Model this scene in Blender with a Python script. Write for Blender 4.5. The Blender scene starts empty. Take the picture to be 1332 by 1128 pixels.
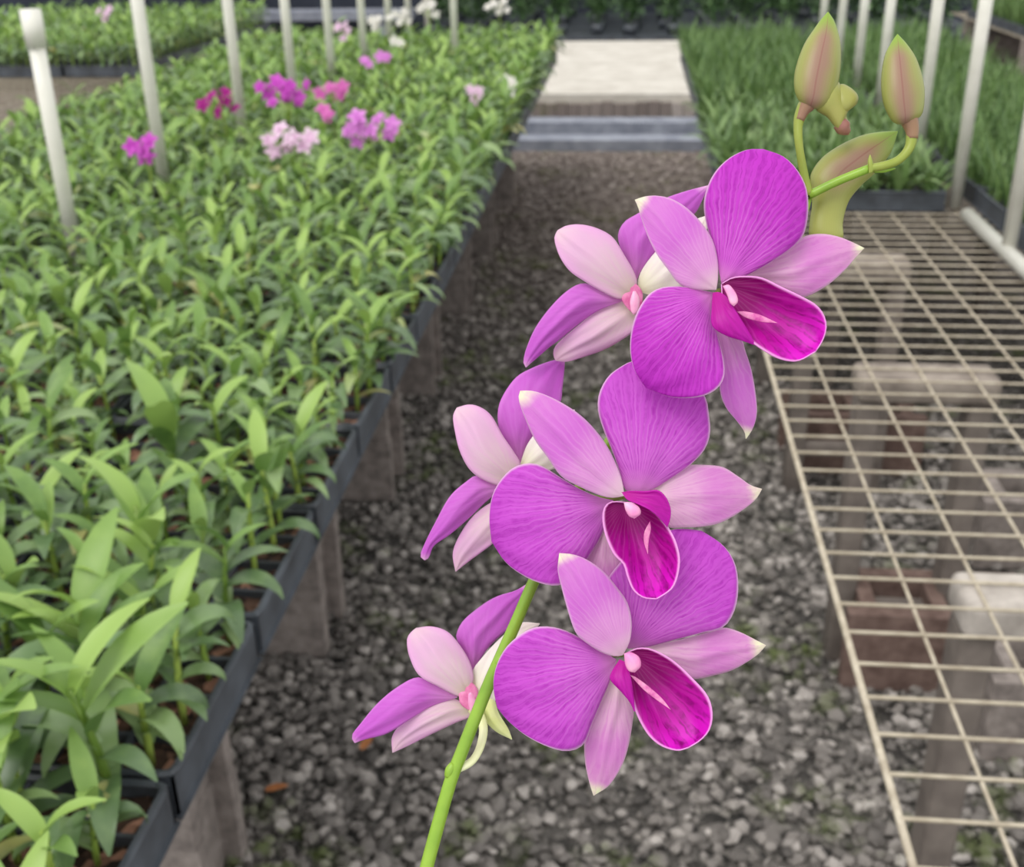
import bpy, bmesh, math, random
import numpy as np
from mathutils import Vector, Matrix
random.seed(7); RNG = np.random.default_rng(7)
C = bpy.context.scene.collection
SC = bpy.context.scene
PI = math.pi

# ---------------------------------------------------------------- camera
F = 1467.0; CX, CY = 666.0, 564.0
CAM = Vector((0, 0, 1.55))
yv = Vector((161, 692, -1467)).normalized()            # aisle direction seen from the camera
zv = Vector((-56, 3110, 1467)); zv = (zv - yv * zv.dot(yv)).normalized()
xv = yv.cross(zv)
R = Matrix((xv, yv, zv))                               # camera space -> world
cam = bpy.data.cameras.new('camera'); camo = bpy.data.objects.new('camera', cam); C.objects.link(camo)
camo.matrix_world = Matrix.Translation(CAM) @ R.to_4x4()
cam.sensor_width = 36.0; cam.lens = F * 36.0 / 1332.0
cam.clip_start = 0.02; cam.clip_end = 200
cam.dof.use_dof = True; cam.dof.focus_distance = 0.325; cam.dof.aperture_fstop = 22.0
SC.camera = camo

# ---------------------------------------------------------------- daylight
w = bpy.data.worlds.new('world'); SC.world = w; w.use_nodes = True
nt = w.node_tree; bg = nt.nodes['Background']; bg.inputs[1].default_value = 1.0
# even overcast sky, brightest overhead and falling off smoothly to the horizon
tc = nt.nodes.new('ShaderNodeTexCoord'); sp = nt.nodes.new('ShaderNodeSeparateXYZ'); nt.links.new(tc.outputs['Generated'], sp.inputs[0])
mr = nt.nodes.new('ShaderNodeMapRange'); nt.links.new(sp.outputs[2], mr.inputs[0]); mr.inputs[1].default_value = -0.1; mr.inputs[2].default_value = 1.0
cr = nt.nodes.new('ShaderNodeValToRGB'); nt.links.new(mr.outputs[0], cr.inputs[0]); nt.links.new(cr.outputs[0], bg.inputs[0])
cr.color_ramp.elements[0].color = (0.80, 0.81, 0.82, 1); cr.color_ramp.elements[1].color = (1.0, 1.0, 1.0, 1); bg.inputs[1].default_value = 1.35
sl = bpy.data.lights.new('sun', 'SUN'); so = bpy.data.objects.new('sun', sl); C.objects.link(so)
sl.energy = 1.6; sl.angle = math.radians(35); sl.color = (1.0, 0.97, 0.92)
so.rotation_euler = (math.radians(28), math.radians(-22), 0)
SC.view_settings.view_transform = 'Standard'; SC.view_settings.look = 'None'
SC.view_settings.gamma = 1.0; SC.view_settings.use_curve_mapping = False
SC.view_settings.exposure = 0.0

# ---------------------------------------------------------------- helpers
def ray(u, v):
    return R @ Vector(((u - CX) / F, -(v - CY) / F, -1.0))
def P(u, v, d):
    return CAM + ray(u, v) * d
def G(u, v, z):
    r = ray(u, v); return CAM + r * ((z - CAM.z) / r.z)
def proj(p):
    q = R.transposed() @ (Vector(p) - CAM)
    if q.z > -1e-4: return None
    return CX + F * q.x / -q.z, CY - F * q.y / -q.z, -q.z

def lin(r, g, b):
    def f(c):
        c /= 255.0
        return c / 12.92 if c <= 0.04045 else ((c + 0.055) / 1.055) ** 2.4
    return (f(r), f(g), f(b), 1.0)

def tag(o, label=None, cat=None, group=None, kind=None):
    if label: o['label'] = label
    if cat: o['category'] = cat
    if group: o['group'] = group
    if kind: o['kind'] = kind
    return o
def empty(name, loc=(0, 0, 0), rz=0, parent=None):
    o = bpy.data.objects.new(name, None); C.objects.link(o)
    o.location = loc; o.rotation_euler = (0, 0, rz); o.empty_display_size = 0.02
    if parent: o.parent = parent
    return o
def link(name, me, parent=None, mat=None):
    o = bpy.data.objects.new(name, me); C.objects.link(o)
    if parent: o.parent = parent
    if mat and not me.materials: me.materials.append(mat)
    return o
def mesh(name, vs, fs, mat=None, smooth=True):
    me = bpy.data.meshes.new(name); me.from_pydata([tuple(v) for v in vs], [], fs)
    if smooth: me.polygons.foreach_set('use_smooth', [True] * len(me.polygons))
    if mat: me.materials.append(mat)
    me.update(); return me

class MB:                                              # collects shapes for one mesh
    def __init__(s): s.v = []; s.f = []
    def add(s, vs, fs):
        n = len(s.v); s.v += [tuple(v) for v in vs]; s.f += [tuple(i + n for i in f) for f in fs]; return s
    def box(s, a, b):
        x0, y0, z0 = a; x1, y1, z1 = b
        return s.add([(x0,y0,z0),(x1,y0,z0),(x1,y1,z0),(x0,y1,z0),(x0,y0,z1),(x1,y0,z1),(x1,y1,z1),(x0,y1,z1)],
                     [(0,3,2,1),(4,5,6,7),(0,1,5,4),(1,2,6,5),(2,3,7,6),(3,0,4,7)])
    def tube(s, pts, rad, n=8):
        vs, fs = tube_data(pts, rad, n); return s.add(vs, fs)
    def mesh(s, name, mat=None, smooth=False): return mesh(name, s.v, s.f, mat, smooth)
    def obj(s, name, mat=None, parent=None, smooth=False): return link(name, s.mesh(name, mat, smooth), parent)

def catmull(pts, n):
    pts = [Vector(p) for p in pts]
    ext = [pts[0] * 2 - pts[1]] + pts + [pts[-1] * 2 - pts[-2]]
    dense = []
    for i in range(1, len(ext) - 2):
        a, b, c, d = ext[i - 1], ext[i], ext[i + 1], ext[i + 2]
        for k in range(12):
            t = k / 12.0
            dense.append(0.5 * ((2 * b) + (c - a) * t + (2 * a - 5 * b + 4 * c - d) * t * t + (3 * b - a - 3 * c + d) * t ** 3))
    dense.append(pts[-1])
    L = [0.0]
    for i in range(1, len(dense)): L.append(L[-1] + (dense[i] - dense[i - 1]).length)
    out = []; j = 0
    for k in range(n):
        t = L[-1] * k / (n - 1)
        while j < len(L) - 2 and L[j + 1] < t: j += 1
        s = (t - L[j]) / max(1e-9, L[j + 1] - L[j])
        out.append(dense[j].lerp(dense[j + 1], min(1, s)))
    return out
def tube_data(pts, rad, n=8):
    pts = [Vector(p) for p in pts]; m = len(pts)
    if not hasattr(rad, '__len__'): rad = [rad] * m
    vs = []; fs = []; up = None
    for i, p in enumerate(pts):
        t = (pts[min(i + 1, m - 1)] - pts[max(i - 1, 0)]).normalized()
        if up is None: up = t.orthogonal().normalized()
        else:
            up = (up - t * up.dot(t))
            up = up.normalized() if up.length > 1e-6 else t.orthogonal().normalized()
        b = t.cross(up)
        for k in range(n):
            a = 2 * PI * k / n; vs.append(p + (up * math.cos(a) + b * math.sin(a)) * rad[i])
    for i in range(m - 1):
        for k in range(n):
            k2 = (k + 1) % n; fs.append((i * n + k, i * n + k2, (i + 1) * n + k2, (i + 1) * n + k))
    fs.append(tuple(range(n - 1, -1, -1))); fs.append(tuple((m - 1) * n + k for k in range(n)))
    return vs, fs

# ---------------------------------------------------------------- materials
class NT:
    def __init__(s, name):
        s.m = bpy.data.materials.new(name); s.m.use_nodes = True
        s.t = s.m.node_tree; s.t.nodes.clear()
        s.out = s.t.nodes.new('ShaderNodeOutputMaterial')
    def n(s, typ, **kw):
        nd = s.t.nodes.new(typ)
        for k, v in kw.items(): setattr(nd, k, v)
        return nd
    def l(s, a, b): s.t.links.new(a, b)
    def val(s, x, sock):
        if isinstance(x, (int, float)): sock.default_value = x
        else: s.l(x, sock)
    def math(s, op, a, b=0.0, c=None, clamp=False):
        nd = s.n('ShaderNodeMath', operation=op, use_clamp=clamp)
        s.val(a, nd.inputs[0]); s.val(b, nd.inputs[1])
        if c is not None: s.val(c, nd.inputs[2])
        return nd.outputs[0]
    def mix(s, f, a, b):
        nd = s.n('ShaderNodeMix', data_type='RGBA')
        s.val(f, nd.inputs[0])
        for x, sock in ((a, nd.inputs[6]), (b, nd.inputs[7])):
            if isinstance(x, tuple): sock.default_value = x
            else: s.l(x, sock)
        return nd.outputs[2]
    def ramp(s, f, stops, interp='EASE'):
        nd = s.n('ShaderNodeValToRGB'); cr = nd.color_ramp; cr.interpolation = interp
        while len(cr.elements) < len(stops): cr.elements.new(0.5)
        for e, (p, c) in zip(cr.elements, stops): e.position = p; e.color = c
        s.val(f, nd.inputs[0]); return nd.outputs[0]
    def noise(s, scale, detail=3, vec=None, rough=0.55):
        nd = s.n('ShaderNodeTexNoise'); nd.inputs['Scale'].default_value = scale; nd.inputs['Detail'].default_value = detail
        nd.inputs['Roughness'].default_value = rough
        if vec is not None: s.l(vec, nd.inputs['Vector'])
        return nd.outputs[0]
    def smooth(s, x, a, b):
        nd = s.n('ShaderNodeMapRange', interpolation_type='SMOOTHSTEP')
        s.val(x, nd.inputs[0]); nd.inputs[1].default_value = a; nd.inputs[2].default_value = b
        return nd.outputs[0]
    def finish(s, col, rough=0.6, spec=0.3, trans=0.0, bump=None, bstr=0.3, bdist=0.002, sheen=0.0):
        p = s.n('ShaderNodeBsdfPrincipled')
        if isinstance(col, tuple): p.inputs['Base Color'].default_value = col
        else: s.l(col, p.inputs['Base Color'])
        s.val(rough, p.inputs['Roughness']); p.inputs['Specular IOR Level'].default_value = spec
        if bump is not None:
            b = s.n('ShaderNodeBump'); b.inputs['Strength'].default_value = bstr; b.inputs['Distance'].default_value = bdist
            s.l(bump, b.inputs['Height']); s.l(b.outputs[0], p.inputs['Normal'])
        o = p.outputs[0]
        if trans > 0:
            tr = s.n('ShaderNodeBsdfTranslucent')
            if isinstance(col, tuple): tr.inputs[0].default_value = col
            else: s.l(col, tr.inputs[0])
            mx = s.n('ShaderNodeMixShader'); mx.inputs[0].default_value = trans
            s.l(o, mx.inputs[1]); s.l(tr.outputs[0], mx.inputs[2]); o = mx.outputs[0]
        s.l(o, s.out.inputs[0]); return s.m

def objcoord(t): return t.n('ShaderNodeTexCoord').outputs['Object']
def worldpos(t): return t.n('ShaderNodeNewGeometry').outputs['Position']

def simple_mat(name, c1, c2, scale=20, rough=0.6, spec=0.3, bump=0.2, bdist=0.002, world=True, trans=0.0, detail=4):
    t = NT(name); v = worldpos(t) if world else objcoord(t)
    n = t.noise(scale, detail, v)
    col = t.ramp(n, [(0.3, c1), (0.7, c2)], 'LINEAR')
    return t.finish(col, rough, spec, trans, n, bump, bdist)

def petal_mat(name, stops, edge_col, edge_amt, vein_col, vein_amt, freq=46, v0=0.0, v1=0.35, edge_w=0.80, rough=0.5, midrib=0.0, trans=0.3, pale=0.15):
    t = NT(name)
    st = t.n('ShaderNodeUVMap', uv_map='st').outputs[0]; fan = t.n('ShaderNodeUVMap', uv_map='fan').outputs[0]
    s1 = t.n('ShaderNodeSeparateXYZ'); t.l(st, s1.inputs[0]); s2 = t.n('ShaderNodeSeparateXYZ'); t.l(fan, s2.inputs[0])
    across, along = s1.outputs[0], s1.outputs[1]
    off = t.math('ABSOLUTE', t.math('MULTIPLY_ADD', across, 2.0, -1.0))
    pos = worldpos(t)
    n = t.noise(120, 3, pos); blot = t.math('MULTIPLY_ADD', n, 0.14, -0.07)
    col = t.ramp(t.math('ADD', along, blot), stops)
    # edge
    ef = t.math('MULTIPLY', t.smooth(off, edge_w, 1.0), edge_amt)
    # veins fan out from the petal base, thinner ones between them further out
    dis = t.math('MULTIPLY_ADD', t.noise(210, 2, pos), 0.085, -0.0425)
    a = t.math('ADD', s2.outputs[0], dis)
    w1 = t.math('SINE', t.math('MULTIPLY', a, float(freq) * 2))
    w2 = t.math('SINE', t.math('MULTIPLY_ADD', a, float(freq) * 4.3, 1.3))
    v_1 = t.math('MULTIPLY', t.smooth(w1, -0.1, 1.0), t.math('MULTIPLY_ADD', t.noise(170, 2, pos), 1.2, 0.1))
    v_2 = t.math('MULTIPLY', t.smooth(w2, 0.3, 1.0), t.math('MULTIPLY', t.smooth(s2.outputs[1], 0.35, 0.75), 0.75))
    vv = t.math('MAXIMUM', v_1, v_2)
    nm = t.noise(400, 2, pos)
    vv = t.math('MULTIPLY', vv, t.math('MULTIPLY_ADD', t.smooth(nm, 0.3, 0.7), 0.95, 0.25))
    vv = t.math('MULTIPLY', vv, t.smooth(along, v0, v1))
    vv = t.math('MULTIPLY', vv, t.math('SUBTRACT', 1.0, t.math('MULTIPLY', t.smooth(off, 0.9, 1.0), 0.6)))
    vv = t.math('MULTIPLY', vv, vein_amt, clamp=True)
    w3 = t.math('MULTIPLY', t.smooth(t.math('SINE', t.math('MULTIPLY_ADD', a, float(freq) * 2.9, 2.0)), 0.2, 1.0), t.math('MULTIPLY', t.math('SUBTRACT', 1.0, t.smooth(s2.outputs[1], 0.2, 0.95)), pale))
    col = t.mix(w3, col, edge_col)
    col = t.mix(vv, col, vein_col)
    if midrib: 
        mr = t.math('MULTIPLY', t.math('SUBTRACT', 1.0, t.smooth(off, 0.0, 0.10)), midrib)
        col = t.mix(mr, col, edge_col)
    col = t.mix(ef, col, edge_col)
    h = t.math('SUBTRACT', t.math('MULTIPLY', nm, 0.5), vv)
    return t.finish(col, rough, 0.25, trans, h, 0.22, 0.0005)

W_ = lin(250, 235, 236); WG = lin(238, 238, 205)
M = {}
M['petal'] = petal_mat('petal_violet', [(0.0, lin(220, 140, 208)), (0.22, lin(208, 100, 208)), (0.6, lin(202, 80, 205)), (1.0, lin(200, 74, 204))],
                       lin(248, 208, 240), 0.8, lin(172, 36, 176), 0.70, 34, 0.0, 0.3, 0.95)
M['petal_deep'] = petal_mat('petal_deep_violet', [(0.0, lin(218, 130, 206)), (0.2, lin(206, 84, 205)), (0.6, lin(196, 54, 197)), (1.0, lin(196, 50, 198))],
                       lin(248, 208, 240), 0.8, lin(160, 14, 162), 0.70, 34, 0.0, 0.3, 0.95)
M['sepal'] = petal_mat('sepal_pink', [(0.0, lin(236, 208, 220)), (0.28, lin(222, 154, 214)), (0.55, lin(208, 114, 207)), (0.85, lin(212, 130, 208)), (0.97, WG)],
                       lin(246, 214, 236), 0.5, lin(204, 88, 204), 0.30, 30, 0.0, 0.4, 0.88)
M['sepal_pale'] = petal_mat('sepal_pale_pink', [(0.0, lin(236, 220, 214)), (0.35, lin(224, 174, 210)), (0.6, lin(216, 138, 206)), (0.85, lin(220, 156, 206)), (0.97, lin(238, 238, 204))],
                       lin(246, 218, 232), 0.5, lin(204, 96, 196), 0.36, 30, 0.0, 0.4, 0.86)
M['back_pale'] = petal_mat('back_of_pale_sepal', [(0.0, lin(226, 218, 190)), (0.3, lin(230, 204, 212)), (0.7, lin(224, 182, 212)), (0.97, lin(230, 198, 212))],
                       lin(232, 170, 222), 0.6, lin(232, 184, 216), 0.35, 14, 0.0, 0.4, 0.45, midrib=0.0)
M['back_violet'] = petal_mat('back_of_violet_petal', [(0.0, lin(220, 150, 212)), (0.35, lin(206, 108, 207)), (0.9, lin(202, 98, 206)), (1.0, lin(238, 190, 226))],
                       lin(226, 140, 226), 0.6, lin(200, 80, 200), 0.35, 22, 0.0, 0.4, 0.8)
M['back_white'] = petal_mat('back_of_white_sepal', [(0.0, lin(236, 238, 200)), (0.4, lin(246, 240, 232)), (1.0, lin(244, 232, 226))],
                       lin(248, 236, 238), 0.5, lin(234, 214, 216), 0.3, 14)
M['lip'] = petal_mat('lip_magenta', [(0.0, lin(120, 0, 84)), (0.28, lin(136, 0, 102)), (0.52, lin(180, 8, 150)), (0.85, lin(212, 18, 192)), (1.0, lin(222, 50, 208))],
                       lin(246, 170, 234), 0.8, lin(120, 0, 98), 0.8, 17, 0.2, 0.5, 0.92, rough=0.45, trans=0.15, pale=0.05)
M['lip_side'] = petal_mat('lip_side_magenta', [(0.0, lin(176, 20, 140)), (0.5, lin(176, 8, 150)), (1.0, lin(190, 20, 170))],
                       lin(200, 40, 180), 0.4, lin(130, 0, 110), 0.3, 20, rough=0.45, trans=0.15)
M['throat'] = simple_mat('throat_maroon', lin(92, 0, 66), lin(120, 0, 84), 200, 0.5)
M['column'] = simple_mat('column_pink', lin(222, 120, 180), lin(240, 180, 206), 150, 0.35, 0.5, 0.1, 0.0003)
M['callus'] = simple_mat('callus_pink', lin(190, 60, 146), lin(226, 146, 186), 420, 0.4, 0.4, 0.2, 0.0004)
M['heart'] = simple_mat('heart_rose', lin(196, 70, 136), lin(232, 150, 190), 320, 0.4, 0.3, 0.1, 0.0004)
M['cream'] = simple_mat('cream_green', lin(214, 222, 130), lin(238, 240, 196), 60, 0.4, 0.4, 0.1, 0.0004)
M['stem'] = simple_mat('stem_green', lin(118, 158, 44), lin(150, 186, 62), 70, 0.35, 0.5, 0.15, 0.0004, trans=0.1)
M['pedicel_green'] = simple_mat('pedicel_green', lin(128, 148, 56), lin(156, 166, 74), 70, 0.4, 0.4, 0.1, 0.0004, trans=0.1)
M['pedicel_rose'] = simple_mat('pedicel_rose', lin(146, 104, 92), lin(150, 124, 84), 90, 0.4, 0.4, 0.1, 0.0004, trans=0.1)

def bud_mat(low=False):
    t = NT('bud_green_rose')
    st = t.n('ShaderNodeUVMap', uv_map='st').outputs[0]; s1 = t.n('ShaderNodeSeparateXYZ'); t.l(st, s1.inputs[0])
    off = t.math('ABSOLUTE', t.math('MULTIPLY_ADD', s1.outputs[0], 2.0, -1.0))
    n = t.noise(90, 3, worldpos(t)); o2 = t.math('ADD', off, t.math('MULTIPLY_ADD', n, 0.4, -0.2))
    col = t.mix(t.smooth(o2, 0.1, 0.95), lin(150, 118, 100), lin(152, 158, 82))
    col = t.mix(t.smooth(s1.outputs[1], 0.72, 0.98), col, lin(132, 164, 54))
    if low: col = t.mix(t.math('SUBTRACT', 1.0, t.smooth(s1.outputs[1], 0.32, 0.58)), col, lin(164, 168, 88))
    seam = t.math('MULTIPLY', t.math('MULTIPLY', t.math('SUBTRACT', 1.0, t.smooth(off, 0.0, 0.07)), 0.6), t.smooth(s1.outputs[1], *((0.4, 0.6) if low else (0.0, 0.1))))
    col = t.mix(seam, col, lin(136, 84, 80))
    fine = t.math('SINE', t.math('MULTIPLY', s1.outputs[0], 90.0))
    col = t.mix(t.math('MULTIPLY', t.smooth(fine, 0.2, 1.0), 0.07), col, lin(150, 110, 70))
    return t.finish(col, 0.4, 0.4, 0.12, seam, -0.4, 0.0012)
M['bud'] = bud_mat(); M['bud_low'] = bud_mat(True)
M['spur'] = simple_mat('bud_spur', lin(140, 148, 74), lin(164, 160, 86), 60, 0.4, 0.4, 0.1, 0.0004, trans=0.1)
M['spur_tip'] = simple_mat('bud_spur_tip', lin(138, 88, 84), lin(152, 118, 84), 120, 0.4, 0.4, 0.1, 0.0004)

def leaf_mat(name, dark, mid, light, old=None, rough=0.42, trans=0.28, spec=0.5):
    t = NT(name)
    oi = t.n('ShaderNodeObjectInfo').outputs['Random']; isl = t.n('ShaderNodeNewGeometry').outputs['Random Per Island']
    r = t.math('FRACT', t.math('ADD', oi, isl))
    col = t.ramp(r, [(0.0, dark), (0.45, mid), (0.9, light), (1.0, light)] if old is None else [(0.0, dark), (0.45, mid), (0.93, light), (0.99, old)], 'LINEAR')
    n = t.noise(35, 3, worldpos(t)); col = t.mix(t.math('MULTIPLY', t.smooth(n, 0.4, 0.75), 0.35), col, light)
    return t.finish(col, rough, spec, trans, t.noise(180, 2, worldpos(t)), 0.15, 0.001)
M['leaf'] = leaf_mat('seedling_leaf', lin(78, 104, 64), lin(104, 134, 84), lin(142, 168, 108), lin(182, 178, 110), rough=.38, trans=.2, spec=.7)
M['leaf_young'] = leaf_mat('seedling_young_leaf', lin(96, 128, 66), lin(122, 156, 78), lin(156, 186, 96), trans=.24)
M['cane'] = leaf_mat('seedling_cane', lin(108, 138, 56), lin(134, 164, 66), lin(160, 182, 84), trans=0.1)
M['small'] = leaf_mat('small_seedling_leaf', lin(76, 102, 58), lin(98, 128, 72), lin(132, 158, 98), trans=.22)
M['grassy'] = leaf_mat('grassy_leaf', lin(66, 94, 50), lin(88, 120, 64), lin(124, 154, 88), trans=0.22)
M['bushy'] = leaf_mat('dark_leaf', lin(44, 70, 40), lin(68, 100, 58), lin(100, 132, 80), trans=0.2)
M['tray'] = simple_mat('tray_plastic', lin(56, 59, 64), lin(86, 92, 100), 14, 0.45, 0.5, 0.2, 0.001)
M['pvc'] = simple_mat('pvc_pipe', lin(210, 208, 196), lin(232, 230, 220), 9, 0.3, 0.5, 0.1, 0.001)
M['wire'] = simple_mat('bench_wire', lin(158, 146, 126), lin(196, 186, 166), 40, 0.45, 0.5, 0.3, 0.001)
M['rail'] = simple_mat('bench_rail', lin(120, 112, 104), lin(150, 142, 134), 12, 0.6, 0.3, 0.3, 0.001)
M['block'] = simple_mat('concrete_block', lin(112, 104, 100), lin(160, 150, 144), 30, 0.9, 0.2, 0.8, 0.004, detail=8)
M['block_white'] = simple_mat('whitened_block', lin(150, 143, 136), lin(196, 188, 180), 22, 0.9, 0.2, 0.6, 0.003, detail=8)
M['stand'] = simple_mat('bench_stand', lin(96, 88, 83), lin(126, 117, 110), 16, 0.7, 0.3, 0.3, 0.002)
M['block_brown'] = simple_mat('brown_block', lin(92, 74, 68), lin(126, 106, 98), 30, 0.9, 0.2, 0.6, 0.004)
M['slab'] = simple_mat('pale_slab', lin(178, 172, 162), lin(204, 199, 190), 6, 0.9, 0.2, 0.3, 0.003, detail=6)
M['step'] = simple_mat('blue_grey_step', lin(112, 116, 128), lin(150, 154, 164), 8, 0.8, 0.3, 0.3, 0.003)
M['cloth'] = simple_mat('shade_cloth', lin(40, 44, 54), lin(58, 62, 72), 4, 0.9, 0.2, 0.2, 0.003)
M['orange_leaf'] = simple_mat('fallen_leaf', lin(150, 92, 52), lin(186, 124, 78), 60, 0.6, 0.3, 0.2, 0.001)

def bark_mat():
    t = NT('bark_chips'); v = worldpos(t)
    vo = t.n('ShaderNodeTexVoronoi'); vo.inputs['Scale'].default_value = 70; t.l(v, vo.inputs['Vector'])
    s = t.n('ShaderNodeSeparateXYZ'); t.l(vo.outputs['Color'], s.inputs[0])
    col = t.ramp(s.outputs[0], [(0, lin(40, 32, 28)), (0.6, lin(92, 70, 58)), (1.0, lin(176, 130, 108))], 'LINEAR')
    return t.finish(col, 0.9, 0.2, 0, vo.outputs['Distance'], 0.8, 0.01)
M['bark'] = bark_mat()

def ground_mat(name, stones):
    t = NT(name); v = worldpos(t)
    if stones:
        r = t.n('ShaderNodeNewGeometry').outputs['Random Per Island']
        n = t.noise(60, 4, v); r = t.math('ADD', t.math('MULTIPLY', r, 0.8), t.math('MULTIPLY', n, 0.3))
        col = t.ramp(r, [(0, lin(66, 63, 61)), (0.45, lin(110, 105, 101)), (0.8, lin(142, 136, 131)), (1.0, lin(190, 183, 177))], 'LINEAR')
        h = n; bs = 0.5; bd = 0.002
    else:
        vo = t.n('ShaderNodeTexVoronoi'); vo.inputs['Scale'].default_value = 55; t.l(v, vo.inputs['Vector'])
        s = t.n('ShaderNodeSeparateXYZ'); t.l(vo.outputs['Color'], s.inputs[0])
        col = t.ramp(s.outputs[0], [(0, lin(52, 50, 48)), (0.6, lin(94, 90, 86)), (1.0, lin(146, 140, 134))], 'LINEAR')
        h = t.math('MULTIPLY', vo.outputs['Distance'], -1.0); bs = 1.0; bd = 0.02
    # moss and algae creeping over the stones
    mn = t.noise(2.6, 5, v, 0.6); m2 = t.noise(16, 3, v)
    mf = t.math('MULTIPLY', t.smooth(mn, 0.50, 0.62), t.smooth(m2, 0.42, 0.62))
    col = t.mix(t.math('MULTIPLY', mf, 0.75), col, lin(86, 100, 44))
    # blends towards reddish brown further down the aisle
    sx = t.n('ShaderNodeSeparateXYZ'); t.l(v, sx.inputs[0])
    far = t.smooth(sx.outputs[1], 3.0, 6.5)
    col = t.mix(t.math('MULTIPLY', far, 0.45), col, lin(140, 124, 116))
    return t.finish(col, 0.85, 0.25, 0, h, bs, bd)
M['ground'] = ground_mat('gravel_bed', False); M['stone'] = ground_mat('gravel_stone', True)

# ================================================================ SETTING
gv = [(-9, -1.5, 0), (9, -1.5, 0), (9, 17, 0), (-9, 17, 0)]
o = link('floor', mesh('floor', gv, [(0, 1, 2, 3)], M['ground'], False)); tag(o, 'dark grey gravel bed of the aisle and under the benches', kind='structure')
o = MB().box((-9, 16.2, 0), (9, 16.25, 2.6)).obj('wall_back', M['cloth']); tag(o, 'dark shade cloth wall behind the far benches', kind='structure')

def gravel():
    base = bmesh.new(); bmesh.ops.create_icosphere(base, subdivisions=1, radius=1)
    bv = np.array([v.co[:] for v in base.verts]); bf = np.array([[v.index for v in f.verts] for f in base.faces]); base.free()
    pts = []
    def area(x0, x1, y0, y1, dens, r0, r1):
        n = int((x1 - x0) * (y1 - y0) * dens)
        pts.append(np.stack([RNG.uniform(x0, x1, n), RNG.uniform(y0, y1, n), RNG.uniform(r0, r1, n)], 1))
    area(-1.1, 1.6, 0.95, 2.2, 2300, 0.007, 0.017)
    area(-0.95, 1.7, 2.2, 3.6, 1700, 0.008, 0.018)
    area(-0.75, 0.6, 3.6, 7.78, 1100, 0.010, 0.020)
    p = np.concatenate(pts); n = len(p)
    ax = RNG.normal(size=(n, 3)); ax /= np.linalg.norm(ax, axis=1)[:, None]; an = RNG.uniform(0, 2 * PI, n)
    V = bv[None] * (1 + RNG.normal(0, 0.17, (n, 12, 1)))
    V = V * RNG.uniform(0.65, 1.3, (n, 1, 3))
    c, s = np.cos(an)[:, None, None], np.sin(an)[:, None, None]; A = np.broadcast_to(ax[:, None, :], V.shape)
    V = V * c + np.cross(A, V) * s + A * (A * V).sum(2, keepdims=True) * (1 - c)
    V = V * p[:, 2][:, None, None]; V[..., 2] *= 0.75
    V[..., 0] += p[:, 0][:, None]; V[..., 1] += p[:, 1][:, None]; V[..., 2] += (p[:, 2] * RNG.uniform(0.1, 0.7, n))[:, None]
    Fc = (bf[None] + (np.arange(n) * 12)[:, None, None]).reshape(-1, 3)
    me = fast_mesh('gravel', V.reshape(-1, 3), Fc, M['stone'], smooth=False)
    tag(link('gravel', me), 'loose dark grey gravel with mossy patches covering the aisle', 'gravel', kind='stuff')
def fast_mesh(name, V, Fc, mat, smooth=True):
    V = np.asarray(V, np.float32); Fc = np.asarray(Fc, np.int32); k = Fc.shape[1]
    me = bpy.data.meshes.new(name); me.vertices.add(len(V)); me.vertices.foreach_set('co', V.ravel())
    me.loops.add(Fc.size); me.loops.foreach_set('vertex_index', Fc.ravel())
    me.polygons.add(len(Fc)); me.polygons.foreach_set('loop_start', np.arange(len(Fc), dtype=np.int32) * k)
    me.polygons.foreach_set('use_smooth', np.full(len(Fc), smooth))
    me.update(calc_edges=True); me.validate(); me.materials.append(mat); return me
gravel()

# raised pale slab with two blue-grey steps at the far end of the aisle
y0 = G(790, 197, 0).y
o = MB().box((-1.3, y0 + 0.55, 0), (0.9, y0 + 4.0, 0.30)).mesh('pale_slab', M['slab'])
t_ = link('raised_slab', o); tag(t_, 'broad pale raised slab at the far end of the gravel aisle', 'slab')
m_ = MB()
for i in range(26):
    x = -1.28 + i * 0.083
    m_.box((x, y0 + 0.50, 0), (x + 0.078, y0 + 0.548, 0.235 + 0.02 * random.random()))
o = m_.obj('stone_facing', M['stone'], t_); tag(o, 'dark rough front edge', kind='stuff')
for k in range(2):
    a = y0 + k * 0.25
    s_ = MB().box((-1.1, a, 0), (0.75, a + 0.245, 0.075 + 0.075 * k)).obj('concrete_step', M['step'])
    tag(s_, ['blue-grey concrete step, lower of two before the pale slab', 'blue-grey concrete step, upper of two before the pale slab'][k], 'step', 'steps at the end of the aisle')

# ================================================================ BENCHES
BZ = 0.70                                              # height of the bench mesh
def block_mesh():
    m = MB(); L, W, H, s, e = 0.39, 0.19, 0.19, 0.032, 0.0
    m.box((0, 0, 0), (L, s, H)); m.box((0, W - s, 0), (L, W, H))
    for x in (0.032, L / 2 - 0.016, L - 0.064): m.box((x, s - 0.001, 0), (x + 0.032, W - s + 0.001, H))
    return m.mesh('concrete_block', M['block'])
BLK = block_mesh(); BLKW = BLK.copy(); BLKW.materials.clear(); BLKW.materials.append(M['block_white'])
def pier(x, y, label, grp, white=False, levels=3):
    names = ['bottom', 'middle', 'top']
    for k in range(levels):
        o = link('concrete_block', BLKW if (white and k == levels - 1) else BLK)
        o.location = (x + random.uniform(-.006, .006), y + random.uniform(-.008, .008), 0.004 + 0.1915 * k + 0.0)
        tag(o, '%s hollow concrete block of the %s' % (names[k], label), 'block', grp)
ZT = 0.004 + 0.1915 * 3                                 # top of the piers
def beam(x0, x1, y, label):
    o = MB().box((x0, y, ZT + 0.002), (x1, y + 0.09, BZ - 0.012)).obj('wooden_bearer', M['rail'])
    tag(o, label, 'beam', 'wooden bearers under the benches')
ordn = ['nearest', 'second', 'third', 'fourth', 'fifth', 'sixth', 'seventh', 'eighth', 'ninth']
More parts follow.
